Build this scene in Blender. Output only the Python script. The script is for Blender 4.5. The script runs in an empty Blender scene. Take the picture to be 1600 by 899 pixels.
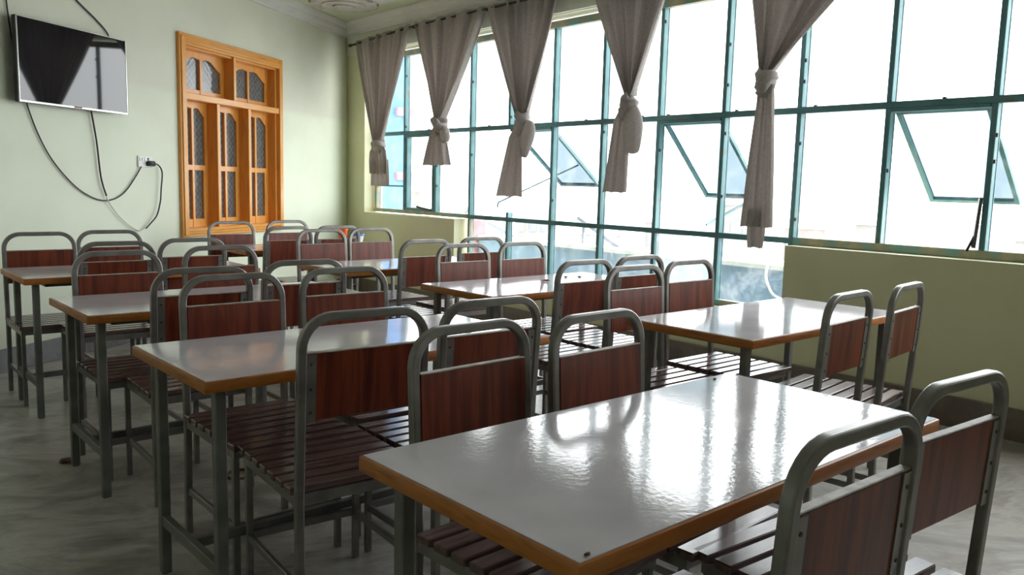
import bpy, bmesh, math, random
from mathutils import Matrix, Vector
random.seed(7)
S = bpy.context.scene
C = S.collection
PI = math.pi

# ------------------------------------------------------------------ camera
cd = bpy.data.cameras.new('camera')
cam = bpy.data.objects.new('camera', cd); C.objects.link(cam)
cd.sensor_width = 36.0; cd.sensor_fit = 'HORIZONTAL'
cd.lens = 1282.2 / 1600 * 36.0
cd.clip_start = 0.05; cd.clip_end = 500
# world axes: +X towards the window wall, +Y along it away from the camera
YAW, PITCH, ROLL = math.radians(-40.53), math.radians(-7.066), math.radians(-1.518)
cam.matrix_world = (Matrix.Translation((0, 0, 1.3008)) @ Matrix.Rotation(YAW, 4, 'Z')
                    @ Matrix.Rotation(PI / 2 + PITCH, 4, 'X') @ Matrix.Rotation(-ROLL, 4, 'Z'))
S.camera = cam

# ------------------------------------------------------------------ sky: even bright overcast
w = bpy.data.worlds.new('overcast'); S.world = w; w.use_nodes = True
bg = w.node_tree.nodes['Background']
bg.inputs[0].default_value = (1.0, 0.985, 0.965, 1)
bg.inputs[1].default_value = 3.0
S.view_settings.view_transform = 'Standard'
S.view_settings.look = 'None'
S.view_settings.exposure = 2.08
S.view_settings.gamma = 1.0
S.view_settings.use_curve_mapping = False
S.cycles.use_denoising = True
S.cycles.max_bounces = 14; S.cycles.diffuse_bounces = 8; S.cycles.glossy_bounces = 5
S.cycles.transparent_max_bounces = 24; S.cycles.caustics_reflective = False
S.cycles.sample_clamp_indirect = 8.0

# light portal in the window opening (guides sampling of the sky; emits nothing itself)
pl = bpy.data.lights.new('window_portal', 'AREA'); pl.shape = 'RECTANGLE'
pl.size = 1.75; pl.size_y = 9.0; pl.cycles.is_portal = True
po = bpy.data.objects.new('window_portal', pl); C.objects.link(po)
po.location = (5.16, 3.9, 1.82); po.rotation_euler = (0, PI / 2, 0)
pl2 = bpy.data.lights.new('low_window_portal', 'AREA'); pl2.shape = 'RECTANGLE'
pl2.size = .48; pl2.size_y = 3.6; pl2.cycles.is_portal = True
po2 = bpy.data.objects.new('low_window_portal', pl2); C.objects.link(po2)
po2.location = (5.16, 4.79, .72); po2.rotation_euler = (0, PI / 2, 0)

# ------------------------------------------------------------------ materials
def new_mat(name):
    m = bpy.data.materials.new(name); m.use_nodes = True
    nt = m.node_tree; b = nt.nodes['Principled BSDF']
    return m, nt, b
def N(nt, t, **kw):
    n = nt.nodes.new(t)
    for k, v in kw.items():
        if k.startswith('i_'): n.inputs[k[2:].replace('_', ' ')].default_value = v
        else: setattr(n, k, v)
    return n
def ramp(nt, stops):
    r = N(nt, 'ShaderNodeValToRGB'); e = r.color_ramp.elements
    while len(e) < len(stops): e.new(0.5)
    for i, (p, c) in enumerate(stops):
        e[i].position = p; e[i].color = (*c, 1)
    return r
def obj_coords(nt, scale, rnd=False):
    tc = N(nt, 'ShaderNodeTexCoord'); mp = N(nt, 'ShaderNodeMapping'); mp.inputs['Scale'].default_value = scale
    if rnd:
        oi = N(nt, 'ShaderNodeObjectInfo'); mu = N(nt, 'ShaderNodeVectorMath', operation='SCALE')
        cx = N(nt, 'ShaderNodeCombineXYZ')
        for i in range(3): nt.links.new(oi.outputs['Random'], cx.inputs[i])
        nt.links.new(cx.outputs[0], mu.inputs[0]); mu.inputs['Scale'].default_value = 7.0
        ad = N(nt, 'ShaderNodeVectorMath', operation='ADD')
        nt.links.new(tc.outputs['Object'], ad.inputs[0]); nt.links.new(mu.outputs[0], ad.inputs[1])
        nt.links.new(ad.outputs[0], mp.inputs[0])
    else:
        nt.links.new(tc.outputs['Object'], mp.inputs[0])
    return mp
def mat_noise(name, stops, scale=(1, 1, 1), nscale=5, detail=6, rough=.5, distort=0, bump=0, metal=0, rnd=False, spec=.5, rough2=None, coat=0):
    m, nt, b = new_mat(name)
    mp = obj_coords(nt, scale, rnd)
    no = N(nt, 'ShaderNodeTexNoise'); no.inputs['Scale'].default_value = nscale
    no.inputs['Detail'].default_value = detail; no.inputs['Distortion'].default_value = distort
    nt.links.new(mp.outputs[0], no.inputs['Vector'])
    r = ramp(nt, stops); nt.links.new(no.outputs['Fac'], r.inputs[0])
    nt.links.new(r.outputs[0], b.inputs['Base Color'])
    b.inputs['Roughness'].default_value = rough; b.inputs['Metallic'].default_value = metal
    b.inputs['Specular IOR Level'].default_value = spec
    b.inputs['Coat Weight'].default_value = coat
    if rough2 is not None:
        mr = N(nt, 'ShaderNodeMapRange'); mr.inputs['To Min'].default_value = rough; mr.inputs['To Max'].default_value = rough2
        nt.links.new(no.outputs['Fac'], mr.inputs['Value']); nt.links.new(mr.outputs[0], b.inputs['Roughness'])
    if bump:
        bp = N(nt, 'ShaderNodeBump'); bp.inputs['Strength'].default_value = bump; bp.inputs['Distance'].default_value = .004
        nt.links.new(no.outputs['Fac'], bp.inputs['Height']); nt.links.new(bp.outputs[0], b.inputs['Normal'])
    return m
M = {}
def wall_paint(name, lo, hi):
    # two coats: greyer paint above 2 m, fresher mint below, with faint smudges
    m, nt, b = new_mat(name)
    geo = N(nt, 'ShaderNodeNewGeometry'); sx = N(nt, 'ShaderNodeSeparateXYZ')
    nt.links.new(geo.outputs['Position'], sx.inputs[0])
    mr = N(nt, 'ShaderNodeMapRange'); mr.inputs['From Min'].default_value = 1.97; mr.inputs['From Max'].default_value = 2.03
    nt.links.new(sx.outputs['Z'], mr.inputs['Value'])
    mx = N(nt, 'ShaderNodeMix', data_type='RGBA'); mx.inputs[6].default_value = (*lo, 1); mx.inputs[7].default_value = (*hi, 1)
    nt.links.new(mr.outputs[0], mx.inputs[0])
    no = N(nt, 'ShaderNodeTexNoise'); no.inputs['Scale'].default_value = 1.6; no.inputs['Detail'].default_value = 7
    nt.links.new(geo.outputs['Position'], no.inputs['Vector'])
    r = ramp(nt, [(.3, (.86, .85, .83)), (.62, (1, 1, 1))]); nt.links.new(no.outputs['Fac'], r.inputs[0])
    mu = N(nt, 'ShaderNodeMix', data_type='RGBA', blend_type='MULTIPLY'); mu.inputs[0].default_value = .7
    nt.links.new(mx.outputs[2], mu.inputs[6]); nt.links.new(r.outputs[0], mu.inputs[7])
    nt.links.new(mu.outputs[2], b.inputs['Base Color']); b.inputs['Roughness'].default_value = .55
    b.inputs['Specular IOR Level'].default_value = .3
    return m
M['wall'] = wall_paint('mint_wall_paint', (.74, .79, .65), (.69, .71, .60))
M['wall_olive'] = mat_noise('olive_wall_paint', [(.3, (.58, .575, .36)), (.6, (.66, .65, .43))], nscale=1.5, detail=8, rough=.45)
M['ceiling'] = mat_noise('ceiling_green_paint', [(.35, (.58, .62, .44)), (.65, (.64, .68, .50))], nscale=1.2, rough=.8)
M['plaster'] = mat_noise('grey_plaster', [(.35, (.60, .59, .57)), (.65, (.68, .67, .65))], nscale=3, rough=.8, bump=.1)
M['medallion'] = mat_noise('worn_plaster_ornament', [(.35, (.46, .42, .38)), (.65, (.62, .60, .57))], nscale=9, rough=.8, bump=.3)
M['steel'] = mat_noise('grey_painted_steel', [(.35, (.20, .19, .18)), (.65, (.27, .26, .245))], nscale=14, rough=.26, rough2=.4, metal=.55, rnd=True)
M['table_steel'] = mat_noise('grey_green_painted_steel', [(.35, (.14, .145, .135)), (.65, (.20, .20, .185))], nscale=12, rough=.4, rough2=.55, metal=.3, rnd=True)
M['panel'] = mat_noise('red_brown_laminate', [(.30, (.07, .012, .007)), (.48, (.145, .026, .012)), (.56, (.20, .042, .017)), (.72, (.105, .019, .009))],
                       scale=(14, 14, .7), nscale=2.2, detail=5, rough=.34, rnd=True, distort=.3)
M['panel_edge'] = mat_noise('worn_painted_sheen_edge', [(.35, (.30, .26, .22)), (.65, (.48, .44, .39))], nscale=30, rough=.5, rnd=True)  # pale tone: worn wood plus whitish sky reflection put into the colour
M['slat'] = mat_noise('dark_brown_slat_wood', [(.3, (.075, .043, .040)), (.55, (.145, .090, .084)), (.75, (.105, .063, .058))],
                      scale=(1.2, 14, 14), nscale=3, detail=6, rough=.12, rough2=.25, rnd=True)
M['laminate'] = mat_noise('white_grey_laminate', [(.35, (.545, .52, .56)), (.65, (.63, .605, .64))], nscale=5, detail=8, rough=.05, rough2=.13, bump=.02, rnd=True)
def laminate():
    m = M['laminate']; nt = m.node_tree; b = nt.nodes['Principled BSDF']
    mp = obj_coords(nt, (1, 1, 1), True)
    n2 = N(nt, 'ShaderNodeTexNoise'); n2.inputs['Scale'].default_value = 75; n2.inputs['Detail'].default_value = 3
    nt.links.new(mp.outputs[0], n2.inputs['Vector'])
    bu = N(nt, 'ShaderNodeBump'); bu.inputs['Strength'].default_value = .045; bu.inputs['Distance'].default_value = .004
    nt.links.new(n2.outputs['Fac'], bu.inputs['Height']); nt.links.new(bu.outputs[0], b.inputs['Normal'])
laminate()
M['table_edge'] = mat_noise('orange_brown_edge_wood', [(.3, (.29, .092, .014)), (.5, (.47, .165, .027)), (.7, (.37, .123, .019))],
                            scale=(1.5, 1.5, 12), nscale=6, rough=.42, rnd=True)
M['dark'] = mat_noise('dark_screw', [(.4, (.02, .02, .02)), (.6, (.04, .04, .04))], nscale=20, rough=.5)
M['black'] = mat_noise('black_rubber', [(.4, (.012, .012, .013)), (.6, (.02, .02, .02))], nscale=20, rough=.45)
M['white_cable'] = mat_noise('white_cable_sheath', [(.4, (.62, .62, .58)), (.6, (.7, .7, .66))], nscale=20, rough=.5)
M['socket'] = mat_noise('white_socket_plastic', [(.4, (.75, .75, .72)), (.6, (.8, .8, .77))], nscale=10, rough=.35)
M['chrome'] = mat_noise('silver_bezel', [(.4, (.62, .62, .62)), (.6, (.72, .72, .72))], nscale=10, rough=.22, metal=.9)
M['screen'] = mat_noise('black_glossy_screen', [(.4, (.010, .010, .012)), (.6, (.014, .014, .016))], nscale=3, rough=.035, spec=.6)
M['varnish'] = mat_noise('varnished_yellow_wood', [(.3, (.60, .25, .045)), (.5, (.74, .34, .072)), (.7, (.66, .285, .055))],
                         scale=(9, 9, 1.0), nscale=3, detail=6, rough=.32, distort=.3)
M['varnish_h'] = mat_noise('varnished_yellow_wood_rail', [(.3, (.60, .25, .045)), (.5, (.74, .34, .072)), (.7, (.66, .285, .055))],
                           scale=(1.0, 9, 9), nscale=3, detail=6, rough=.32, distort=.3)
M['teal'] = mat_noise('teal_painted_steel', [(.3, (.065, .175, .19)), (.62, (.10, .235, .25)), (.72, (.14, .16, .15))], nscale=7, detail=8, rough=.55, rnd=True)
M['sill_rail'] = mat_noise('flaking_teal_rail', [(.38, (.17, .33, .31)), (.5, (.30, .30, .22)), (.66, (.42, .37, .26))], nscale=9, detail=8, rough=.6)
M['curtain'] = None
M['skirting'] = mat_noise('grey_marble_skirting', [(.3, (.13, .13, .14)), (.5, (.24, .24, .25)), (.7, (.17, .17, .18))], nscale=4, detail=8, rough=.3, distort=1.2)
M['skirting_brown'] = mat_noise('brown_marble_skirting', [(.3, (.11, .09, .07)), (.5, (.17, .14, .11)), (.7, (.13, .105, .085))], nscale=4, detail=8, rough=.3, distort=1.2)
M['orange'] = mat_noise('orange_plastic', [(.4, (.82, .13, .015)), (.6, (.88, .16, .02))], nscale=8, rough=.3)
M['blue'] = mat_noise('blue_plastic', [(.4, (.03, .18, .62)), (.6, (.04, .22, .68))], nscale=8, rough=.3)
M['crumb'] = mat_noise('brown_crumb', [(.4, (.06, .03, .015)), (.6, (.22, .12, .05))], nscale=60, rough=.8)
M['wrapper'] = mat_noise('dark_red_wrapper', [(.4, (.05, .01, .012)), (.6, (.12, .04, .04))], nscale=40, rough=.35)
M['ext_blue'] = mat_noise('blue_painted_facade', [(.35, (.06, .16, .36)), (.65, (.09, .21, .42))], nscale=.8, rough=.7)
M['ext_pink'] = mat_noise('faded_red_paint', [(.35, (.36, .12, .14)), (.65, (.42, .16, .18))], nscale=2, rough=.7)
M['ext_parapet'] = mat_noise('whitewashed_blue_parapet', [(.35, (.19, .29, .42)), (.52, (.24, .35, .49)), (.68, (.38, .46, .54))], scale=(1, 1, .5), nscale=3.5, detail=9, rough=.8)
M['ext_cap'] = mat_noise('pale_coping', [(.35, (.66, .64, .62)), (.65, (.76, .74, .72))], nscale=3, rough=.8)
M['ext_slab'] = mat_noise('pale_terrace_concrete', [(.35, (.45, .45, .45)), (.65, (.58, .58, .57))], nscale=1.5, rough=.85)
M['ext_ground'] = mat_noise('pale_dusty_ground', [(.35, (.66, .65, .62)), (.65, (.76, .75, .71))], nscale=.05, rough=.9)
M['ext_wall'] = mat_noise('pale_far_wall', [(.35, (.165, .155, .148)), (.65, (.195, .185, .178))], nscale=.3, rough=.9)
M['ext_wall2'] = mat_noise('pale_pink_far_wall', [(.35, (.185, .155, .145)), (.65, (.215, .185, .172))], nscale=.3, rough=.9)
M['ext_window'] = mat_noise('far_window_grey', [(.35, (.13, .14, .16)), (.65, (.16, .17, .19))], nscale=1, rough=.4)
M['ext_leaf'] = mat_noise('dusty_grey_green_leaves', [(.35, (.14, .15, .14)), (.65, (.18, .19, .18))], nscale=1, rough=.9)
M['ext_bark'] = mat_noise('grey_bark', [(.35, (.3, .27, .24)), (.65, (.4, .37, .33))], nscale=2, rough=.9)
M['inner_dark'] = mat_noise('painted_room_dark', [(.4, (.03, .03, .032)), (.6, (.05, .05, .05))], nscale=2, rough=.9)  # near-black panel colour stands in for the unlit room behind the panes

def marble_floor():
    m, nt, b = new_mat('grey_marble_floor')
    mp = obj_coords(nt, (1, 1, 1))
    rt = N(nt, 'ShaderNodeVectorRotate', rotation_type='Z_AXIS'); rt.inputs['Angle'].default_value = .5
    nt.links.new(mp.outputs[0], rt.inputs['Vector'])
    st = N(nt, 'ShaderNodeMapping'); st.inputs['Scale'].default_value = (.95, 1.7, 1)
    nt.links.new(rt.outputs[0], st.inputs[0])
    n1 = N(nt, 'ShaderNodeTexNoise'); n1.inputs['Scale'].default_value = 1.5; n1.inputs['Detail'].default_value = 9; n1.inputs['Distortion'].default_value = .7; n1.inputs['Roughness'].default_value = .68
    nt.links.new(st.outputs[0], n1.inputs['Vector'])
    r1 = ramp(nt, [(.30, (.10, .092, .082)), (.42, (.25, .232, .205)), (.52, (.42, .395, .36)), (.60, (.25, .228, .198)), (.72, (.46, .44, .41))])
    nt.links.new(n1.outputs['Fac'], r1.inputs[0])
    n2 = N(nt, 'ShaderNodeTexNoise'); n2.inputs['Scale'].default_value = 2.3; n2.inputs['Detail'].default_value = 8; n2.inputs['Distortion'].default_value = .6
    nt.links.new(mp.outputs[0], n2.inputs['Vector'])
    r2 = ramp(nt, [(.56, (0, 0, 0)), (.70, (1, 1, 1))]); nt.links.new(n2.outputs['Fac'], r2.inputs[0])
    mx = N(nt, 'ShaderNodeMix', data_type='RGBA'); mx.inputs[7].default_value = (.20, .155, .11, 1)
    mu = N(nt, 'ShaderNodeMath', operation='MULTIPLY'); mu.inputs[1].default_value = .55
    nt.links.new(r2.outputs[0], mu.inputs[0]); nt.links.new(mu.outputs[0], mx.inputs[0])
    nt.links.new(r1.outputs[0], mx.inputs[6]); nt.links.new(mx.outputs[2], b.inputs['Base Color'])
    mr = N(nt, 'ShaderNodeMapRange'); mr.inputs['To Min'].default_value = .22; mr.inputs['To Max'].default_value = .5
    nt.links.new(n2.outputs['Fac'], mr.inputs['Value']); nt.links.new(mr.outputs[0], b.inputs['Roughness'])
    return m
M['floor'] = marble_floor()

def curtain_mat():
    m, nt, b = new_mat('grey_brown_curtain_cloth')
    mp = obj_coords(nt, (1, 1, 1))
    no = N(nt, 'ShaderNodeTexNoise'); no.inputs['Scale'].default_value = 60; no.inputs['Detail'].default_value = 5
    nt.links.new(mp.outputs[0], no.inputs['Vector'])
    r = ramp(nt, [(.35, (.44, .40, .38)), (.65, (.52, .475, .455))]); nt.links.new(no.outputs['Fac'], r.inputs[0])
    nt.links.new(r.outputs[0], b.inputs['Base Color']); b.inputs['Roughness'].default_value = .9; b.inputs['Specular IOR Level'].default_value = .15
    b.inputs['Sheen Weight'].default_value = .15
    tr = N(nt, 'ShaderNodeBsdfTranslucent'); nt.links.new(r.outputs[0], tr.inputs['Color'])
    ms = N(nt, 'ShaderNodeMixShader'); ms.inputs[0].default_value = .33
    nt.links.new(b.outputs[0], ms.inputs[1]); nt.links.new(tr.outputs[0], ms.inputs[2])
    nt.links.new(ms.outputs[0], nt.nodes['Material Output'].inputs[0])
    bu = N(nt, 'ShaderNodeBump'); bu.inputs['Strength'].default_value = .06; bu.inputs['Distance'].default_value = .002
    nt.links.new(no.outputs['Fac'], bu.inputs['Height']); nt.links.new(bu.outputs[0], b.inputs['Normal'])
    return m
M['curtain'] = curtain_mat()

def glass_mat(name, tint, dust, milk=0.0):
    # tinted dusty window glass: passes tinted light, mirrors at grazing angles, specks of dust scatter
    m, nt, b = new_mat(name); nt.nodes.remove(b)
    t = N(nt, 'ShaderNodeBsdfTransparent'); t.inputs[0].default_value = (*tint, 1)
    g = N(nt, 'ShaderNodeBsdfGlossy'); g.inputs['Roughness'].default_value = .03
    lw = N(nt, 'ShaderNodeLayerWeight'); lw.inputs[0].default_value = .5
    pw_ = N(nt, 'ShaderNodeMath', operation='POWER'); pw_.inputs[1].default_value = 5.0; nt.links.new(lw.outputs['Facing'], pw_.inputs[0])
    fr = N(nt, 'ShaderNodeMapRange'); fr.inputs['To Min'].default_value = .06; fr.inputs['To Max'].default_value = .9; nt.links.new(pw_.outputs[0], fr.inputs['Value'])
    m1 = N(nt, 'ShaderNodeMixShader')
    nt.links.new(fr.outputs[0], m1.inputs[0]); nt.links.new(t.outputs[0], m1.inputs[1]); nt.links.new(g.outputs[0], m1.inputs[2])
    tl = N(nt, 'ShaderNodeBsdfTranslucent'); tl.inputs[0].default_value = (.8, .82, .84, 1)
    mp = obj_coords(nt, (1, 1, 1), True)
    no = N(nt, 'ShaderNodeTexNoise'); no.inputs['Scale'].default_value = 7; no.inputs['Detail'].default_value = 10; no.inputs['Roughness'].default_value = .7
    nt.links.new(mp.outputs[0], no.inputs['Vector'])
    mr = N(nt, 'ShaderNodeMapRange'); mr.inputs['From Min'].default_value = .48; mr.inputs['From Max'].default_value = .75
    mr.inputs['To Min'].default_value = milk; mr.inputs['To Max'].default_value = min(1, milk + dust)
    nt.links.new(no.outputs['Fac'], mr.inputs['Value'])
    m2 = N(nt, 'ShaderNodeMixShader')
    nt.links.new(mr.outputs[0], m2.inputs[0]); nt.links.new(m1.outputs[0], m2.inputs[1]); nt.links.new(tl.outputs[0], m2.inputs[2])
    nt.links.new(m2.outputs[0], nt.nodes['Material Output'].inputs[0])
    return m
M['glass'] = glass_mat('tinted_window_glass', (.54, .575, .595), .06)
M['glass_sash'] = glass_mat('dirty_blue_sash_glass', (.085, .115, .135), .03)
M['glass_low'] = glass_mat('dusty_low_window_glass', (.52, .575, .61), .12, .01)
M['glass_milk'] = glass_mat('milky_low_window_glass', (.53, .57, .60), .25, .14)

def lattice_glass():
    m, nt, b = new_mat('patterned_grey_glass')
    mp = obj_coords(nt, (1, 1, 1))
    rt = N(nt, 'ShaderNodeVectorRotate', rotation_type='Y_AXIS'); rt.inputs['Angle'].default_value = PI / 4
    nt.links.new(mp.outputs[0], rt.inputs['Vector'])
    vo = N(nt, 'ShaderNodeTexVoronoi'); vo.inputs['Scale'].default_value = 24; vo.inputs['Randomness'].default_value = .25
    nt.links.new(rt.outputs[0], vo.inputs['Vector'])
    r = ramp(nt, [(.1, (.085, .09, .09)), (.5, (.12, .125, .125)), (.75, (.18, .19, .19))]); nt.links.new(vo.outputs['Distance'], r.inputs[0])
    nt.links.new(r.outputs[0], b.inputs['Base Color']); b.inputs['Roughness'].default_value = .16
    bu = N(nt, 'ShaderNodeBump'); bu.inputs['Strength'].default_value = .5; bu.inputs['Distance'].default_value = .003
    nt.links.new(vo.outputs['Distance'], bu.inputs['Height']); nt.links.new(bu.outputs[0], b.inputs['Normal'])
    return m
M['lattice'] = lattice_glass()

# ------------------------------------------------------------------ mesh helpers
def bx(bm, x0, x1, y0, y1, z0, z1, bev=0.0, seg=1):
    vs = [bm.verts.new((x, y, z)) for x in (x0, x1) for y in (y0, y1) for z in (z0, z1)]
    fs = [bm.faces.new([vs[i] for i in q]) for q in ((0, 1, 3, 2), (4, 6, 7, 5), (0, 4, 5, 1), (2, 3, 7, 6), (0, 2, 6, 4), (1, 5, 7, 3))]
    if bev:
        es = list({e for f in fs for e in f.edges})
        bmesh.ops.bevel(bm, geom=es, offset=bev, segments=seg, profile=.5, affect='EDGES')
    return vs
def box_bm(*a, **k):
    bm = bmesh.new(); bx(bm, *a, **k); return bm
def prism(bm, pts, axis, a, b):
    # pts: 2D outline, extruded along axis from a to b
    def P(p, t):
        if axis == 'x': return (t, p[0], p[1])
        if axis == 'y': return (p[0], t, p[1])
        return (p[0], p[1], t)
    A = [bm.verts.new(P(p, a)) for p in pts]; B = [bm.verts.new(P(p, b)) for p in pts]
    n = len(pts)
    bm.faces.new(A); bm.faces.new(B[::-1])
    for i in range(n): bm.faces.new((A[i], B[i], B[(i + 1) % n], A[(i + 1) % n]))
def beam(bm, p, q, w, h, up=(0, 0, 1)):
    p, q = Vector(p), Vector(q); t = (q - p).normalized(); up = Vector(up)
    s = t.cross(up)
    if s.length < 1e-4: s = t.cross(Vector((1, 0, 0)))
    s.normalize(); u = s.cross(t).normalized()
    A = [bm.verts.new(p + s * a * w / 2 + u * b * h / 2) for a, b in ((-1, -1), (1, -1), (1, 1), (-1, 1))]
    B = [bm.verts.new(q + s * a * w / 2 + u * b * h / 2) for a, b in ((-1, -1), (1, -1), (1, 1), (-1, 1))]
    bm.faces.new(A[::-1]); bm.faces.new(B)
    for i in range(4): bm.faces.new((A[i], A[(i + 1) % 4], B[(i + 1) % 4], B[i]))
def tube(bm, pts, prof, ref=(0, 1, 0), closed_ends=True):
    """sweep a 2D profile (list of (a,b)) along pts; a along the in-plane normal, b along ref"""
    pts = [Vector(p) for p in pts]; n = len(pts); rings = []
    ref = Vector(ref).normalized()
    for i, p in enumerate(pts):
        t = ((pts[min(i + 1, n - 1)] - p).normalized() + (p - pts[max(i - 1, 0)]).normalized()).normalized()
        r = ref - t * ref.dot(t)
        if r.length < 1e-3: r = Vector((0, 0, 1)) - t * t.z
        if r.length < 1e-3: r = Vector((1, 0, 0))
        r.normalize(); s = t.cross(r)
        rings.append([bm.verts.new(p + s * a + r * b) for a, b in prof])
    m = len(prof)
    for i in range(n - 1):
        for j in range(m):
            bm.faces.new((rings[i][j], rings[i][(j + 1) % m], rings[i + 1][(j + 1) % m], rings[i + 1][j]))
    if closed_ends:
        bm.faces.new(rings[0][::-1]); bm.faces.new(rings[-1])
def circ(r, n=8): return [(r * math.cos(2 * PI * i / n), r * math.sin(2 * PI * i / n)) for i in range(n)]
def sq_round(wd, dp, r, k=3):
    out = []
    for cx, cy, a0 in ((1, 1, 0), (-1, 1, 90), (-1, -1, 180), (1, -1, 270)):
        for i in range(k):
            a = math.radians(a0 + 90 * i / (k - 1))
            out.append((cx * (wd / 2 - r) + r * math.cos(a), cy * (dp / 2 - r) + r * math.sin(a)))
    return out
def catmull(pts, k=6):
    P = [Vector(p) for p in pts]; P = [P[0] * 2 - P[1]] + P + [P[-1] * 2 - P[-2]]; out = []
    for i in range(1, len(P) - 2):
        a, b, c, d = P[i - 1:i + 3]
        for j in range(k):
            t = j / k
            out.append(.5 * ((2 * b) + (c - a) * t + (2 * a - 5 * b + 4 * c - d) * t * t + (3 * b - a - 3 * c + d) * t ** 3))
    out.append(P[-2]); return out
def obj(name, bm, mat, parent=None, smooth=False, loc=None, angle=None):
    me = bpy.data.meshes.new(name)
    if isinstance(bm, bmesh.types.BMesh):
        bmesh.ops.recalc_face_normals(bm, faces=bm.faces); bm.to_mesh(me); bm.free()
    me.materials.append(M[mat])
    if smooth:
        for p in me.polygons: p.use_smooth = True
        me.set_sharp_from_angle(angle=math.radians(angle or 35))
    o = bpy.data.objects.new(name, me); C.objects.link(o)
    if parent: o.parent = parent
    if loc: o.location = loc
    return o
def thing(name, label, cat, loc=(0, 0, 0), rz=0, group=None):
    o = bpy.data.objects.new(name, None); C.objects.link(o); o.empty_display_size = .1
    o.location = loc; o.rotation_euler = (0, 0, rz); o['label'] = label; o['category'] = cat
    if group: o['group'] = group
    return o
def tag(o, label, cat, group=None):
    o['label'] = label; o['category'] = cat
    if group: o['group'] = group
    return o
def struct(name, bm, mat, parent=None, smooth=False, label=None):
    o = obj(name, bm, mat, parent, smooth)
    if parent is None: o['kind'] = 'structure'
    if label: o['label'] = label
    return o
def empty_struct(name, label, loc=(0, 0, 0), rz=0):
    o = bpy.data.objects.new(name, None); C.objects.link(o); o['kind'] = 'structure'; o['label'] = label
    o.location = loc; o.rotation_euler = (0, 0, rz); return o
def inst(src, name, parent, loc=None, rot=None):
    o = src.copy(); o.name = name; C.objects.link(o); o.parent = parent
    if loc is not None: o.location = loc
    if rot is not None: o.rotation_euler = rot
    return o
def dup(root, loc, rz, label):
    r = root.copy(); C.objects.link(r); r.location = loc; r.rotation_euler = (0, 0, rz); r['label'] = label
    for ch in list(root.children):
        c = ch.copy(); C.objects.link(c); c.parent = r
        for g in ch.children:
            d = g.copy(); C.objects.link(d); d.parent = c
    return r

# ------------------------------------------------------------------ room shell
XW = 4.90            # inner face of window wall
XG = 5.05            # glazing plane
HC = 3.10            # ceiling
BO = Vector((2.378, 7.136, 0)); BA = math.atan2(.55364, .83275)     # back wall origin and direction
BT = Vector((.83275, .55364, 0)); BN = Vector((-.55364, .83275, 0))
def bw(s, y, z): return BO + BT * s + BN * y + Vector((0, 0, z))     # back-wall frame -> world
XL, YF = -2.4, -3.0
room = [(XL, YF), (XW + .25, YF), (XW + .25, bw(3.33, 0, 0).y), (XL, 3.96)]
bm = bmesh.new(); prism(bm, room, 'z', -.12, 0); struct('floor', bm, 'floor', label='grey veined marble floor with brown dirt')
bm = bmesh.new(); prism(bm, room, 'z', HC, HC + .12); struct('ceiling', bm, 'ceiling', label='pale green painted ceiling')

# back wall with the opening of the wooden window (built in its own frame)
S0, S1, Z0, Z1 = 0.05, 1.52, .86, 2.44
bm = bmesh.new()
bx(bm, -5.75, S0, 0, .2, 0, HC); bx(bm, S1, 3.03, 0, .2, 0, HC)
bx(bm, S0, S1, 0, .2, 0, Z0); bx(bm, S0, S1, 0, .2, Z1, HC)
wb = struct('wall_back', bm, 'wall', label='mint green wall with the television and wooden window')
wb.location = BO; wb.rotation_euler = (0, 0, BA)
bm = bmesh.new(); bx(bm, -5.74, 3.02, -.018, 0, 0, .155, bev=.003)
o = struct('baseboard_back', bm, 'skirting'); o.location = BO; o.rotation_euler = (0, 0, BA)

ZS, ZL, ZH = .955, .47, 2.745      # sill, low sill, head of opening
LJ, L0, L1 = 8.41, 2.96, 6.65      # left jamb, low-window jambs
bm = bmesh.new()
bx(bm, XW, XW + .24, L1, 8.95, 0, ZS); bx(bm, XW, XW + .24, L0, L1, 0, ZL); bx(bm, XW, XW + .24, YF, L0, 0, ZS)
bx(bm, XW, XW + .24, LJ, 8.95, ZS, HC); bx(bm, XW, XW + .24, YF, LJ, ZH, HC); bx(bm, XW, XW + .24, YF, -.62, ZS, ZH)
struct('wall_right', bm, 'wall_olive', label='olive green wall under and around the long steel window')
bm = bmesh.new(); bx(bm, XW - .03, XW, YF, 8.77, ZH + .005, HC, bev=.004)
struct('trim_1', bm, 'wall', label='shallow painted beam above the steel window')
bm = bmesh.new(); bx(bm, XW - .02, XW, YF, 8.78, 0, .178, bev=.003); struct('baseboard_right', bm, 'skirting_brown')
bm = bmesh.new(); bx(bm, XL - .2, XL, YF, 4.1, 0, HC); struct('wall_left', bm, 'wall')
bm = bmesh.new(); bx(bm, XL - .2, XW + .25, YF - .2, YF, 0, HC); struct('wall_front', bm, 'wall')

# cornice along both walls (stepped plaster profile) and raised ceiling panel with ornament
prof = [(0, HC), (0, 2.965), (.02, 2.965), (.03, 2.99), (.06, 3.01), (.075, 3.045), (.11, 3.06), (.13, 3.085), (.13, HC)]
bm = bmesh.new(); prism(bm, [(-a, z) for a, z in prof], 'x', -5.7, 3.0)
o = struct('trim_2', bm, 'plaster', label='stepped grey plaster cornice above the television wall'); o.location = BO; o.rotation_euler = (0, 0, BA)
bm = bmesh.new(); prism(bm, [(XW - .03 - a, z) for a, z in prof], 'y', YF, 8.75)
struct('trim_3', bm, 'plaster', label='stepped grey plaster cornice above the steel window')
cpan = [(XL + .5, YF + .4), (4.52, YF + .4), (4.52, 8.13), (XL + .5, 3.75)]
bm = bmesh.new(); prism(bm, cpan, 'z', HC - .012, HC); struct('trim_4', bm, 'plaster', label='raised grey-white ceiling panel')
bm = bmesh.new()
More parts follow.
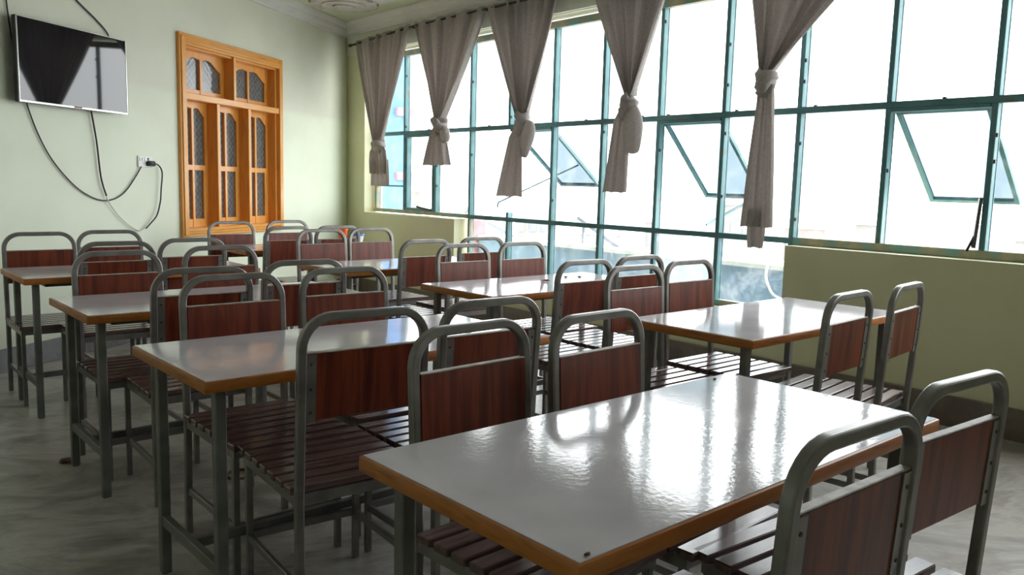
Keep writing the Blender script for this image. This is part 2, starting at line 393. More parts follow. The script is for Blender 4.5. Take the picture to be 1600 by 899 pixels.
for r0, r1, zz in ((.0, .11, .05), (.10, .22, .035), (.21, .33, .022)):
    n = 28
    for i in range(n):
        a0, a1 = 2 * PI * i / n, 2 * PI * (i + 1) / n
        sc = 1 + .06 * (i % 2) * (r1 > .3)
        pts = [(r0 * math.cos(a0), r0 * math.sin(a0)), (r1 * sc * math.cos(a0), r1 * sc * math.sin(a0)), (r1 * sc * math.cos(a1), r1 * sc * math.sin(a1)), (r0 * math.cos(a1), r0 * math.sin(a1))]
        if r0 == 0: pts = pts[:3]
        prism(bm, pts, 'z', HC - .012 - zz, HC - .012)
o = struct('trim_5', bm, 'medallion', label='round plaster ceiling ornament near the corner'); o.location = (4.22, 7.66, 0)

# ------------------------------------------------------------------ window_1: long teal steel window
W1 = empty_struct('window_1', 'long teal steel grid window filling the right wall, three vents open')
WW, V7 = .5965, 4.192
vk = lambda k: V7 - WW * (k - 7)
ZB, ZT1, ZT2, ZTOP = .985, .985, 1.847, 2.672
KMAX = 15
def rail(name, y0, y1, z, h, mat='teal', dpt=.045):
    bm = bmesh.new(); bx(bm, XG - dpt / 2, XG + dpt / 2, y0, y1, z - h / 2, z + h / 2, bev=.003)
    return obj(name, bm, mat, W1)
yl, yr = vk(0) + .03, vk(KMAX) - .03
rail('head_rail', yr, yl, 2.700, .06, 'sill_rail', .06)
rail('transom', yr, yl, ZT2, .042, dpt=.05)
rail('sill_rail', vk(3) + .02, yl, .985, .04, 'sill_rail', .06)
rail('sill_rail', yr, vk(9) - .02, .982, .05, 'sill_rail', .06)
rail('transom', vk(9) - .02, vk(3) + .02, .982, .04, dpt=.05)
rail('low_sill_rail', vk(9), vk(3), .492, .04, 'sill_rail', .06)
def post(name, k, z0, z1, wd=.034, mat='teal'):
    bm = bmesh.new(); v = vk(k)
    bx(bm, XG - .026, XG + .026, v - wd / 2, v + wd / 2, z0, z1, bev=.003)
    bx(bm, XG + .026, XG + .034, v - wd / 2 - .003, v + wd / 2 + .003, z0, z1)
    return obj(name, bm, mat, W1)
for k in range(0, KMAX + 1):
    m = 'sill_rail' if k == 0 else 'teal'
    post('mullion', k, ZT2 + .02, 2.68, mat=m)
    if k == 4:
        post('mullion', k, .99, 1.05)
    else:
        post('mullion', k, .99, ZT2 - .02, mat=m)
    if 3 <= k <= 9: post('mullion', k, .5, .97, mat='sill_rail' if k == 3 else 'teal')
post('casement_stile', 1.08, 1.0, ZT2 - .02, .022); post('casement_stile', 1.92, 1.0, ZT2 - .02, .022)
rail('casement_rail', vk(2), vk(1), 1.018, .03); rail('casement_rail', vk(2), vk(1), ZT2 - .035, .03)
rail('glazing_bar', vk(1), vk(0), 1.265, .018, dpt=.03)
def pane(y0, y1, z0, z1, mat='glass'):
    bm = bmesh.new(); vs = [bm.verts.new((XG, y, z)) for y, z in ((y0, z0), (y1, z0), (y1, z1), (y0, z1))]
    bm.faces.new(vs); return obj('glass_pane', bm, mat, W1)
OPEN = {4: 52, 7: 46, 10: 48}
for k in range(0, KMAX):
    a, b = vk(k + 1) + .015, vk(k) - .015
    pane(a, b, ZT2 + .018, 2.675)
    if k == 0:
        pane(a, b, 1.0, 1.258); pane(a, b, 1.272, ZT2 - .018)
    elif k == 3: pane(a - .03, b, 1.0, ZT2 - .018)
    elif k not in OPEN: pane(a, b, 1.0, ZT2 - .018)
    if 3 <= k < 9: pane(a, b, .508, .965, 'glass_milk' if k == 7 else 'glass_low')
# open top-hung vents
for k, ang in OPEN.items():
    y0, y1 = vk(k + 1) + .03, vk(k) - .03; Lh = .81; t = .026
    bm = bmesh.new()
    bx(bm, -.014, .014, y0, y1, -t, 0); bx(bm, -.014, .014, y0, y1, -Lh, -Lh + t)
    bx(bm, -.014, .014, y0, y0 + t, -Lh + t, -t); bx(bm, -.014, .014, y1 - t, y1, -Lh + t, -t)
    sa = obj('sash', bm, 'teal', W1); sa.location = (XG + .01, 0, ZT2 - .028); sa.rotation_euler = (0, -math.radians(ang), 0)
    sa['label'] = 'open top-hung vent sash tilted outwards'
    bm = bmesh.new(); vs = [bm.verts.new((0, y, z)) for y, z in ((y0 + t, -Lh + t), (y1 - t, -Lh + t), (y1 - t, -t), (y0 + t, -t))]; bm.faces.new(vs)
    obj('sash_glass', bm, 'glass_sash', sa)
    bm = bmesh.new()
    a = math.radians(ang)
    at = lambda f, y: (XG + .01 + Lh * f * math.sin(a), y, ZT2 - .028 - Lh * f * math.cos(a))
    if k == 4:
        beam(bm, at(.62, y0 + .06), (XG - .06, vk(4) + .09, 1.14), .008, .014); beam(bm, (XG - .06, vk(4) + .09, 1.14), (XG - .06, vk(4) + .10, 1.09), .008, .014)
    elif k == 7:
        beam(bm, at(.985, y0 + .05), (XG + .02, vk(8) + .13, 1.05), .012, .016)
    else:
        beam(bm, (XG - .04, vk(11) + .022, 1.30), (XG - .05, vk(11) + .035, 1.02), .022, .018); beam(bm, (XG - .045, vk(11) + .03, 1.10), (XG - .06, vk(11) + .065, 1.0), .014, .014)
    obj('stay_arm', bm, 'dark' if k == 10 else 'teal', W1)
    rail('vent_head', vk(k + 1) + .02, vk(k) - .02, ZT2 - .032, .022, dpt=.06)
# casement handle and small glazing clips
bm = bmesh.new(); beam(bm, (XG - .03, vk(1.9), 1.02), (XG - .07, vk(1.55), 1.05), .012, .02); obj('casement_handle', bm, 'dark', W1)
bm = bmesh.new(); rr = random.Random(3)
for k in range(1, KMAX):
    for z in (1.2, 1.45, 1.68, 2.0, 2.25, 2.5):
        if rr.random() < .5:
            zz = z + rr.uniform(-.10, .10); v = vk(k) - .021
            bx(bm, XG - .020, XG - .006, v - .005, v + .004, zz, zz + .022)
    if rr.random() < .8:
        v = vk(k) + rr.uniform(.1, .5); bx(bm, XG - .022, XG - .004, v, v + .02, ZT2 + .02, ZT2 + .03)
o = obj('glazing_clip', bm, 'dark', W1); o['kind'] = 'stuff'

# ------------------------------------------------------------------ window_2: varnished wooden window in the back wall
W2 = empty_struct('window_2', 'varnished yellow wooden window with patterned grey panes on the back wall', BO, BA)
def w2(name, boxes, mat='varnish', bev=.004, parent=W2):
    bm = bmesh.new()
    for b in boxes: bx(bm, *b, bev=bev)
    return obj(name, bm, mat, parent)
# stepped architrave
w2('architrave', [(0, .05, -.03, .02, .79, 2.495), (.018, .075, -.04, .02, .80, 2.47)])
w2('architrave', [(1.53, 1.58, -.03, .02, .79, 2.495), (1.505, 1.562, -.04, .02, .80, 2.47)])
w2('architrave', [(.05, 1.53, -.03, .02, 2.47, 2.495), (.07, 1.51, -.034, .02, 2.447, 2.472), (.07, 1.51, -.04, .02, 2.42, 2.449), (.07, 1.51, -.036, .02, 2.40, 2.422)], 'varnish_h')
w2('window_sill', [(.05, 1.53, -.028, .02, .79, .815), (.06, 1.52, -.034, .02, .813, .838), (.07, 1.51, -.04, .14, .836, .865)], 'varnish_h')
DB = .15     # depth of the box frame
w2('jamb', [(S0, .09, 0, DB, .85, 2.42)]); w2('jamb', [(1.48, S1, 0, DB, .85, 2.42)])
w2('head', [(S0, S1, 0, DB, 2.385, 2.435)], 'varnish_h')
w2('transom', [(.075, 1.505, -.03, DB, 1.955, 2.012)], 'varnish_h')
w2('mullion', [(.765, .805, -.02, DB, 2.01, 2.40)])
MU = (.53, 1.01)
for m_ in MU: w2('mullion', [(m_ - .022, m_ + .022, -.02, DB, .86, 1.96)])
def arch_light(a, b, z0, z1, rise, side):
    """outline of a pane with an ogee arched top (side -1: high at right, +1: high at left)"""
    top = []
    n = 10
    for i in range(n + 1):
        f = i / n
        g = f if side < 0 else 1 - f
        h = rise * (math.sin(min(1, g * 1.45) * PI / 2) ** 1.6 if g < .69 else 1 - .16 * ((g - .69) / .31) ** 2)
        top.append((a + (b - a) * f, z1 - rise + h))
    return [(a, z0)] + top + [(b, z0)]
def sash(s0, s1, z0, z1, lower):
    """wood sash: solid sheet with cut-out lights built as strips, panes behind"""
    y0, y1 = .085, .12
    st = .055 if not lower else .042
    mid = (s0 + s1) / 2; mb = .014
    bm = bmesh.new()
    bx(bm, s0, s0 + st, y0, y1, z0, z1); bx(bm, s1 - st, s1, y0, y1, z0, z1)
    bx(bm, s0 + st, s1 - st, y0, y1, z0, z0 + (.07 if lower else .05))
    if lower: bx(bm, s0 + st, s1 - st, y0 - .006, y1, z0 + .50, z0 + .545)
    bx(bm, mid - mb, mid + mb, y0 - .004, y1, z0, z1 - .05)
    # arched head: strip between arch curve and top
    zt = z1 - .05
    for (a, b, side) in ((s0 + st, mid - mb, -1), (mid + mb, s1 - st, 1)):
        o_ = arch_light(a, b, 0, zt, .085 if not lower else .07, side)[1:-1]
        for (p, q) in zip(o_[:-1], o_[1:]):
            prism(bm, [p, q, (q[0], z1), (p[0], z1)], 'y', y0, y1)
    bx(bm, mid - mb, mid + mb, y0, y1, z1 - .05, z1)
    if lower:   # extra slim bars make the bottom lights narrower
        for c in (s0 + st + .012, s1 - st - .012): bx(bm, c - .012, c + .012, y0, y1, z0 + .07, z0 + .50)
    sh = obj('sash', bm, 'varnish', W2)
    zl0 = z0 + (.545 if lower else .05)
    for (a, b) in ((s0 + st, mid - mb), (mid + mb, s1 - st)):
        bm = bmesh.new(); bx(bm, a - .004, b + .004, .104, .108, zl0 - .004, z1 - .02); obj('pane', bm, 'lattice', sh)
        if lower:
            bm = bmesh.new(); bx(bm, a - .004, b + .004, .104, .108, z0 + .066, z0 + .504); obj('pane', bm, 'lattice', sh)
for a, b in ((.09, .765), (.805, 1.48)): sash(a, b, 2.012, 2.385, False)
for a, b in ((.09, MU[0] - .022), (MU[0] + .022, MU[1] - .022), (MU[1] + .022, 1.48)): sash(a, b, .865, 1.955, True)
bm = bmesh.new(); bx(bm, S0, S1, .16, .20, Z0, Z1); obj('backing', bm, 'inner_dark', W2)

# ------------------------------------------------------------------ dining table
def build_table(label):
    t = thing('dining_table', label, 'table', group='laminate topped dining tables')
    L, D, H = 1.276, .613, .76
    bm = bmesh.new(); bx(bm, 0, L, 0, D, H - .034, H - .0012, bev=.005, seg=2); obj('edge_frame', bm, 'table_edge', t, True)
    bm = bmesh.new(); bx(bm, .007, L - .007, .007, D - .007, H - .004, H + .0003, bev=.0008); obj('tabletop', bm, 'laminate', t)
    bm = bmesh.new()
    i = .05; q = .032; j = .12
    for (x0, x1, y0, y1) in ((j, L - j, j, j + .022), (j, L - j, D - j - .022, D - j), (j, j + .022, j, D - j), (L - j - .022, L - j, j, D - j)):
        bx(bm, x0 + .003, x1 - .003, y0 + .003, y1 - .003, H - .062, H - .034)
    obj('under_frame', bm, 'table_steel', t)
    for x in (i, L - i - q):
        for y in (i + .004, D - i - q - .004):
            obj('leg', box_bm(x, x + q, y, y + q, 0, H - .034, bev=.003), 'table_steel', t)
        obj('stretcher', box_bm(x + .004, x + q - .004, i + q, D - i - q, .165, .20, bev=.002), 'table_steel', t)
    obj('long_stretcher', box_bm(i + q - .004, L - i - q + .004, D / 2 - .012, D / 2 + .012, .168, .197, bev=.002), 'table_steel', t)
    return t
TR = .0167
TABLES = [  # x, y, rot, label
    (.812, .784, TR, 'nearest white-topped dining table, glossy with sky reflections'),
    (.768, 2.147, TR, 'white-topped dining table second in the left row, behind the nearest table'),
    (.782, 3.424, TR, 'white-topped dining table third in the left row, smudged top'),
    (.808, 4.799, TR, 'white-topped dining table last in the left row, below the television'),
    (2.601, 1.674, TR, 'white-topped dining table at the right beside the olive low wall'),
    (2.511, 3.081, TR, 'white-topped dining table in front of the low windows, dark crumbs on it'),
    (2.430, 4.400, TR, 'white-topped dining table second last in the window row'),
    (2.480, 6.000, TR, 'farthest white-topped dining table, by the wooden window'),
]
t0 = build_table(TABLES[0][3])
for i, (x, y, r, lab) in enumerate(TABLES):
    if i == 0: t0.location = (x, y, 0); t0.rotation_euler = (0, 0, r)
    else: dup(t0, (x, y, 0), r, lab)

# ------------------------------------------------------------------ chair (local: seat front towards +Y)
def build_chair(label):
    c = thing('dining_chair', label, 'chair', group='slatted metal dining chairs')
    tw = .0245; hw = .188       # tube size, half width at tube centre
    pr = sq_round(tw, tw, .0042)
    def yb(z): return -.215 - .030 * max(0, (z - .42)) / .52
    # bent loop of the back: one tube from the left leg joint over the top to the right
    R = .085; zt = .95 - tw / 2
    pts = [(-hw, yb(.40), .40), (-hw, yb(.6), .6), (-hw, yb(zt - R), zt - R)]
    for i in range(1, 9):
        a = PI - i * PI / 2 / 8; z = zt - R + R * math.sin(a); pts.append((-hw + R + R * math.cos(a), yb(z), z))
    for i in range(0, 9):
        a = PI / 2 - i * PI / 2 / 8; z = zt - R + R * math.sin(a); pts.append((hw - R + R * math.cos(a), yb(z), z))
    pts += [(hw, yb(.6), .6), (hw, yb(.40), .40)]
    bm = bmesh.new(); tube(bm, pts, pr); obj('back_frame', bm, 'steel', c, True, angle=20)
    for s in (-1, 1):
        bm = bmesh.new(); tube(bm, [(s * hw, -.226, 0), (s * hw, -.215, .40)], pr); obj('leg', bm, 'steel', c, True, angle=20)
        obj('leg', box_bm(s * .185 - .0105, s * .185 + .0105, .196, .217, 0, .405, bev=.002), 'steel', c)
        obj('stretcher', box_bm(s * .185 - .008, s * .185 + .008, -.208, .197, .150, .175, bev=.002), 'steel', c)
    obj('stretcher', box_bm(-.175, .175, .199, .215, .155, .180, bev=.002), 'steel', c)
    bm = bmesh.new()
    for (x0, x1, y0, y1) in ((-.196, -.174, -.205, .222), (.174, .196, -.205, .222), (-.174, .174, .200, .222), (-.174, .174, -.205, -.183)):
        bx(bm, x0, x1, y0, y1, .404, .434)
    obj('seat_frame', bm, 'steel', c)
    n = 7; pitch = .0655; wd = .050
    for i in range(n):
        y = -.197 + i * pitch
        obj('seat_slat', box_bm(-.207, .207, y, y + wd, .435, .457, bev=.003), 'slat', c)
    # laminate panel between the uprights, screwed to angle tabs
    z0, z1 = .652, .838
    th = .020
    bm = bmesh.new(); pts = [(yb(z0) - th / 2 + .004, z0), (yb(z0) + th / 2 + .004, z0), (yb(z1) + th / 2 + .004, z1), (yb(z1) - th / 2 + .004, z1)]
    prism(bm, pts, 'x', -hw + .012, hw - .012); pn = obj('back_panel', bm, 'panel', c)
    bm = bmesh.new(); bx(bm, -hw + .012, hw - .012, yb(z1) - th / 2 + .004, yb(z1) + th / 2 + .004, z1, z1 + .004, bev=.0015)
    e = obj('edge_strip', bm, 'panel_edge', pn); e['label'] = 'pale top edge of the panel, worn, with sky sheen painted in'
    for s in (-1, 1):
        bm = bmesh.new(); x = s * (hw - .024)
        yo = -.0095 + .004
        pts = [(yb(.645) + yo - .003, .645), (yb(.645) + yo, .645), (yb(.836) + yo, .836), (yb(.836) + yo - .003, .836)]
        prism(bm, pts, 'x', min(x - .016, x + .016), max(x - .016, x + .016)); tb = obj('angle_tab', bm, 'steel', c)
        for z in (.675, .74, .81):
            bm = bmesh.new()
            tube(bm, [(x, yb(z) + yo - .0045, z), (x, yb(z) + yo, z)], circ(.004, 8), ref=(0, 0, 1)); obj('screw', bm, 'dark', tb)
    return c
CH = [   # loop-top x, y, facing (+1 towards the far end of the row, -1 towards the camera end), turn, label
    (1.229, .586, 1, -1.1, 'left chair of the nearest pair, worn bare-wood edge on its brown panel'),
    (1.724, .626, 1, -3.2, 'chair at far lower right, right of the pair nearest the camera'),
    (1.276, 1.646, -1, 3.1, 'left chair on the far side of the nearest table, back towards left row'),
    (1.702, 1.604, -1, 3.2, 'right chair on the far side of the nearest table'),
    (1.161, 1.978, 1, -4.0, 'left chair on the near side of the second left-row table, slatted seat in full view'),
    (1.612, 1.975, 1, -1.0, 'right chair on the near side of the second left-row table, mostly hidden'),
    (1.179, 2.975, -1, 0.5, 'left chair on the far side of the second left-row table'),
    (1.659, 3.005, -1, -1.0, 'right chair on the far side of the second left-row table'),
    (1.168, 3.250, 1, -1.5, 'left chair on the near side of the third left-row table'),
    (1.665, 3.370, 1, -2.0, 'right chair on the near side of the third left-row table'),
    (1.085, 4.130, -1, 1.0, 'left chair on the far side of the third left-row table'),
    (1.625, 4.265, -1, 0.0, 'right chair on the far side of the third left-row table'),
    (1.242, 4.727, 1, 0.0, 'left chair on the near side of the last left-row table'),
    (1.690, 4.860, 1, 1.0, 'right chair on the near side of the last left-row table'),
    (1.040, 5.621, -1, 0.0, 'leftmost chair in the photo, behind the last left-row table'),
    (1.460, 5.720, -1, 0.5, 'chair below the hanging cables, right one behind the last left-row table'),
    (2.873, 1.455, 1, 4.4, 'left chair on the near side of the table by the olive low wall'),
    (3.385, 1.474, 1, 7.0, 'rightmost chair by the olive low wall, near side of that table'),
    (2.906, 2.520, -1, 0.0, 'left chair on the far side of the table by the olive low wall'),
    (3.405, 2.591, -1, 0.5, 'right chair on the far side of the table by the olive low wall'),
    (2.887, 2.822, 1, 1.0, 'left chair on the near side of the crumb-strewn table by the low windows'),
    (3.370, 2.889, 1, 1.0, 'right chair on the near side of the crumb-strewn table by the low windows'),
    (2.968, 3.930, -1, 0.0, 'left chair on the far side of the crumb-strewn table by the low windows'),
    (3.435, 3.930, -1, 1.0, 'right chair on the far side of the crumb-strewn table, against the low glass'),
    (2.955, 4.305, 1, 1.0, 'left chair on the near side of the second last window-row table'),
    (3.481, 4.400, 1, 0.0, 'right chair on the near side of the second last window-row table, by the pier'),
    (2.849, 5.500, -1, 0.0, 'left chair on the far side of the second last window-row table'),
    (3.299, 5.560, -1, 1.0, 'right chair on the far side of the second last window-row table'),
    (2.770, 5.885, 1, 0.0, 'left chair on the near side of the farthest table'),
    (3.205, 5.915, 1, 0.0, 'right chair on the near side of the farthest table, orange tumbler behind it'),
    (2.647, 6.700, -1, 0.0, 'left chair on the far side of the farthest table, below the wooden window'),
    (3.177, 6.770, -1, 0.5, 'right chair on the far side of the farthest table, below the wooden window'),
]
c0 = build_chair(CH[0][4])
for i, (x, y, f, tn, lab) in enumerate(CH):
    rz = math.radians(tn) + (0 if f > 0 else PI)
    off = .244
    loc = (x - math.sin(rz) * off, y + math.cos(rz) * off, 0)
    if i == 0: c0.location = loc; c0.rotation_euler = (0, 0, rz)
    else: dup(c0, loc, rz, lab)

# ------------------------------------------------------------------ television, cables, socket
TV = thing('television', 'black flat television with silver rim mounted high on the mint wall', 'television', bw(-1.176, -.102, 1.754), BA)
TV.rotation_euler = (0, 0, BA)
hw_, hh = .479, .543
bm = bmesh.new(); bx(bm, -hw_, hw_, .004, .04, 0, hh, bev=.006); bx(bm, -.3, .3, .038, .062, .08, .42, bev=.01); obj('casing', bm, 'black', TV)
bm = bmesh.new(); bx(bm, -hw_ + .006, hw_ - .006, -.001, .006, .013, hh - .006); obj('screen', bm, 'screen', TV)
bm = bmesh.new()
for b in ((-hw_, hw_, -.004, .006, 0, .014), (-hw_, hw_, -.004, .006, hh - .007, hh), (-hw_, -hw_ + .007, -.004, .006, .014, hh - .007), (hw_ - .007, hw_, -.004, .006, .014, hh - .007)): bx(bm, *b, bev=.002)
obj('bezel', bm, 'chrome', TV)
bm = bmesh.new(); bx(bm, -.2, .2, .062, .10, .16, .36, bev=.004); obj('wall_bracket', bm, 'dark', TV)
bm = bmesh.new(); bx(bm, -.035, .035, -.006, -.003, .003, .012); obj('badge', bm, 'ext_pink', TV)['label'] = 'small red badge on the lower rim'
def cable(pts, r, mat, label, y=-.012):
    bm = bmesh.new(); tube(bm, [bw(s, y, z) for s, z in [tuple(p)[:2] for p in [(v.x, v.y) for v in catmull([(s, z, 0) for s, z in pts])]]], circ(r, 7), ref=(0.55, -.83, .02))
    return tag(obj('cable', bm, mat, smooth=True, angle=60), label, 'cable')
cable([(-1.66, 3.05), (-1.653, 2.72), (-1.64, 2.45), (-1.60, 2.12), (-1.55, 1.95), (-1.515, 1.763), (-1.43, 1.557), (-1.314, 1.382), (-1.134, 1.217), (-.959, 1.13), (-.801, 1.114), (-.66, 1.167), (-.539, 1.281), (-.46, 1.375)], .0048, 'black',
      'long black cable from ceiling behind the television, sagging towards the socket')
k2 = cable([(-.97, 1.80), (-.968, 1.769), (-.926, 1.548), (-.90, 1.317), (-.876, 1.219), (-.847, 1.148)], .0065, 'black', 'short black lead hanging straight down from under the television', -.02)
cable([(-.847, 1.15), (-.828, 1.105), (-.722, .992), (-.583, .898), (-.50, .873), (-.448, .886)], .0045, 'white_cable', 'thin white cable loop hanging below the socket', -.018)
kp = cable([(-.448, .888), (-.39, .93), (-.319, .99), (-.275, 1.1), (-.262, 1.197), (-.245, 1.332), (-.288, 1.392), (-.35, 1.40)], .006, 'black', 'black power lead with plug, curving down from the wall socket', -.03)
bm = bmesh.new(); tube(bm, [bw(-.34, -.03, 1.401), bw(-.395, -.03, 1.402)], circ(.022, 10), ref=(0, 0, 1)); tube(bm, [bw(-.385, -.045, 1.402), bw(-.385, -.016, 1.402)], circ(.02, 10), ref=(0, 0, 1)); obj('plug', bm, 'black', kp, True)
cable([(-1.19, 3.05), (-1.18, 2.75), (-1.167, 2.60), (-1.058, 2.514), (-.885, 2.417), (-.795, 2.357), (-.76, 2.31), (-.75, 2.27)], .0055, 'black', 'black cable arcing from the ceiling to the top of the television')
so = thing('wall_socket', 'white wall socket plate with switches beside the wooden window', 'socket', bw(-.412, 0, 1.37), BA)
bm = bmesh.new(); bx(bm, -.08, .08, -.012, 0, 0, .09, bev=.004); obj('plate', bm, 'socket', so)
for x in (-.055, -.03, -.005): obj('switch', box_bm(x - .010, x + .010, -.017, -.011, .048, .078, bev=.002), 'socket', so)
obj('indicator', box_bm(.022, .04, -.0135, -.011, .055, .075), 'dark', so)
obj('outlet', box_bm(.005, .05, -.0135, -.011, .012, .046, bev=.001), 'dark', so)

# ------------------------------------------------------------------ curtain rod and curtains
XC = 4.80
def rod_z(y): return 2.838 + (8.60 - y) * .042 if y > 7.23 else 2.896
rod = thing('curtain_rod', 'long dark curtain rod above the steel window', 'curtain rod', (XC, 8.6, 2.84))
bm = bmesh.new(); tube(bm, [(0, y - 8.6, rod_z(y) - 2.84) for y in (8.52, 7.9, 7.23, 5, 3, 0, -2)], circ(.011, 8), ref=(0, 0, 1)); obj('rod', bm, 'black', rod, True)
bm = bmesh.new(); tube(bm, [(0, .02, 0), (0, -.03, .001), (0, -.09, .003)], circ(.010, 8), ref=(0, 0, 1))
for v in list(bm.verts):
    if v.co.y > 0: v.co.x *= .3; v.co.z *= .3
    elif v.co.y > -.05: v.co.x *= 2.0; v.co.z *= 2.0
obj('finial', bm, 'black', rod, True)
for y in (8.42, 7.28, 6.07, 4.9, 3.4):
    bm = bmesh.new(); z = rod_z(y) - 2.84; bx(bm, -.012, .07, y - 8.6 - .008, y - 8.6 + .008, z - .02, z - .008); bx(bm, .062, .07, y - 8.6 - .02, y - 8.6 + .02, z - .05, z + .03)
    obj('bracket', bm, 'dark', rod)

def sheet(rows, nx, pleats, amp, seed, thick=.004, xoff=0.0):
    """rows: list of (z, yL, yR, amplitude factor). Returns a pleated cloth as closed bmesh; local coords about (XC,0,0)"""
    rg = random.Random(seed); ph = [rg.uniform(0, 6.28) for _ in range(4)]
    grid = []
    for (z, yl_, yr_, af, zs) in rows:
        r = []
        for i in range(nx + 1):
            f = i / nx
            g = f + .03 * math.sin(2 * PI * f * 2 + ph[0]) + .015 * math.sin(2 * PI * f * 5 + ph[1])
            w_ = math.sin(2 * PI * pleats * g + ph[2])
            x = amp * af * (w_ * (1 - .3 * abs(w_)) + .35 * math.sin(2 * PI * pleats * 2.3 * g + ph[3] + z * 1.5))
            r.append(Vector((x + xoff, yl_ + (yr_ - yl_) * f, z + zs * math.sin(2 * PI * pleats * g + ph[2] + 1))))
        grid.append(r)
    bm = bmesh.new()
    V = [[bm.verts.new(p) for p in r] for r in grid]
    for a in range(len(V) - 1):
        for i in range(nx): bm.faces.new((V[a][i], V[a][i + 1], V[a + 1][i + 1], V[a + 1][i]))
    bmesh.ops.recalc_face_normals(bm, faces=bm.faces)
    bmesh.ops.solidify(bm, geom=bm.faces[:], thickness=thick)
    return bm
def lerp(a, b, t): return a + (b - a) * t
def drape_rows(zt_l, zt_r, yL, yR, kz, kL, kR, n=26, bow=1.12):
    rows = []
    for i in range(n + 1):
        t = i / n; tt = t ** bow
        z = lerp((zt_l + zt_r) / 2 + .028, kz, t)
        s = 0
        af = 1.0 if i > 1 else .55
        if i == 1: s = .0
        rows.append((z, lerp(yL, kL, tt), lerp(yR, kR, tt), af * (1 - .25 * t), .006 if i == 0 else 0))
    return rows
def knot_bm(cy, cz, ry, rz_, rx, tilt, seed, wraps=3):
    bm = bmesh.new(); rg = random.Random(seed)
    nu, nv = 28, 14
    R_ = Matrix.Rotation(tilt, 3, 'X')
    V = []
    for j in range(nv + 1):
        b = -PI / 2 + PI * j / nv; row = []
        for i in range(nu):
            a = 2 * PI * i / nu
            rad = 1 + .10 * math.sin(3 * b * wraps + 2.0 * math.sin(a) + seed) + .05 * math.sin(5 * a + seed)
            cb = max(math.cos(b), 0) ** .6
            p = Vector((rx * cb * math.cos(a) * rad, ry * cb * math.sin(a) * rad, rz_ * math.sin(b)))
            p = R_ @ p; row.append(bm.verts.new(p + Vector((0, cy, cz))))
        V.append(row)
    for j in range(nv):
        for i in range(nu): bm.faces.new((V[j][i], V[j][(i + 1) % nu], V[j + 1][(i + 1) % nu], V[j + 1][i]))
    bmesh.ops.remove_doubles(bm, verts=bm.verts, dist=.0005)
    return bm
def wrap_bm(cy, cz, ry, rx, hb, tb, tilt, seed):
    """band of cloth wound round the neck: ridged ring, tilted"""
    bm = bmesh.new(); nu, nv = 36, 16; R_ = Matrix.Rotation(tilt, 3, 'X'); V = []
    for i in range(nu):
        a = 2 * PI * i / nu; row = []
        hh_ = hb * (1 + .25 * math.sin(a + seed) + .10 * math.sin(3 * a + seed * 2))
        for j in range(nv):
            b = 2 * PI * j / nv
            rd = 1 + .16 * math.cos(5 * b + 1.3 * math.sin(a * 2 + seed))
            dr = tb * math.cos(b) * rd; dz = hh_ * math.sin(b) * (1 + .06 * math.cos(5 * b))
            p = R_ @ Vector(((rx + dr) * math.cos(a), (ry + dr) * math.sin(a), dz + .012 * math.sin(2 * a + seed)))
            row.append(bm.verts.new(p + Vector((0, cy, cz))))
        V.append(row)
    for i in range(nu):
        for j in range(nv): bm.faces.new((V[i][j], V[i][(j + 1) % nv], V[(i + 1) % nu][(j + 1) % nv], V[(i + 1) % nu][j]))
    return bm
def curtain(label, yL, yR, kz, kL, kR, knot, tails, lobe=None, pleats=7, seed=1, bow=1.12):
    cu = thing('curtain', label, 'curtain', (XC, 0, 0), group='knotted grey-brown curtains')
    zl_, zr_ = rod_z(yL), rod_z(yR)
    rows = drape_rows(zl_, zr_, yL, yR, kz, kL, kR, bow=bow)
    bm = sheet(rows, 110, pleats, .042, seed)
    for v in bm.verts:      # follow the rod's slope near the top
        f = max(0, (v.co.z - kz) / ((zl_ + zr_) / 2 - kz)); u = (v.co.y - yL) / (yR - yL)
        v.co.z += f * (lerp(zl_, zr_, min(1, max(0, u))) - (zl_ + zr_) / 2)
    obj('drape', bm, 'curtain', cu, True, angle=80)
    for kk in knot:
        obj('knot', (wrap_bm if len(kk) == 7 else knot_bm)(*kk, seed=seed), 'curtain', cu, True, angle=80)
    for j, (rows_, pl_, am, xo) in enumerate(tails):
        full = []
        for a, b in zip(rows_[:-1], rows_[1:]):
            for i in range(6):
                t = i / 6; full.append((lerp(a[0], b[0], t), lerp(a[1], b[1], t), lerp(a[2], b[2], t), lerp(a[3], b[3], t), 0))
        l_ = rows_[-1]; full.append((l_[0], l_[1], l_[2], l_[3], .003))
        obj('tail', sheet(full, 48, pl_, am, seed + 10 + j, xoff=xo), 'curtain', cu, True, angle=80)
    if lobe: obj('lobe', knot_bm(*lobe, seed=seed + 5, wraps=1), 'curtain', cu, True, angle=80)
    return cu
G = 'grey-brown curtain tied in a knot, '
curtain(G + 'first from the room corner, short double tail', 8.414, 7.333, 1.76, 8.02, 7.86,
        [(7.94, 1.715, .075, .045, .05, .030, .16), (7.94, 1.69, .10, .07, .05, .1)],
        [([(1.70, 8.04, 7.84, .6), (1.64, 8.10, 7.79, 1), (1.545, 8.112, 7.765, 1), (1.395, 8.10, 7.755, 1)], 3.5, .024, 0),
         ([(1.55, 8.08, 7.79, .8), (1.40, 8.112, 7.775, .9), (1.262, 8.119, 7.768, 1)], 2.5, .018, .018)], None, 5.2, 1)
curtain(G + 'second from the room corner, wide split tail', 7.239, 6.088, 1.95, 6.85, 6.71,
        [(6.80, 1.895, .075, .05, .055, .032, .55), (6.775, 1.845, .06, .045, .04, .028, -.5), (6.69, 1.79, .06, .085, .04, -.35)],
        [([(1.88, 6.86, 6.72, .5), (1.80, 6.92, 6.72, 1), (1.66, 6.98, 6.68, 1.1), (1.485, 7.05, 6.63, 1.2)], 2.5, .03, 0)], None, 5.2, 2)
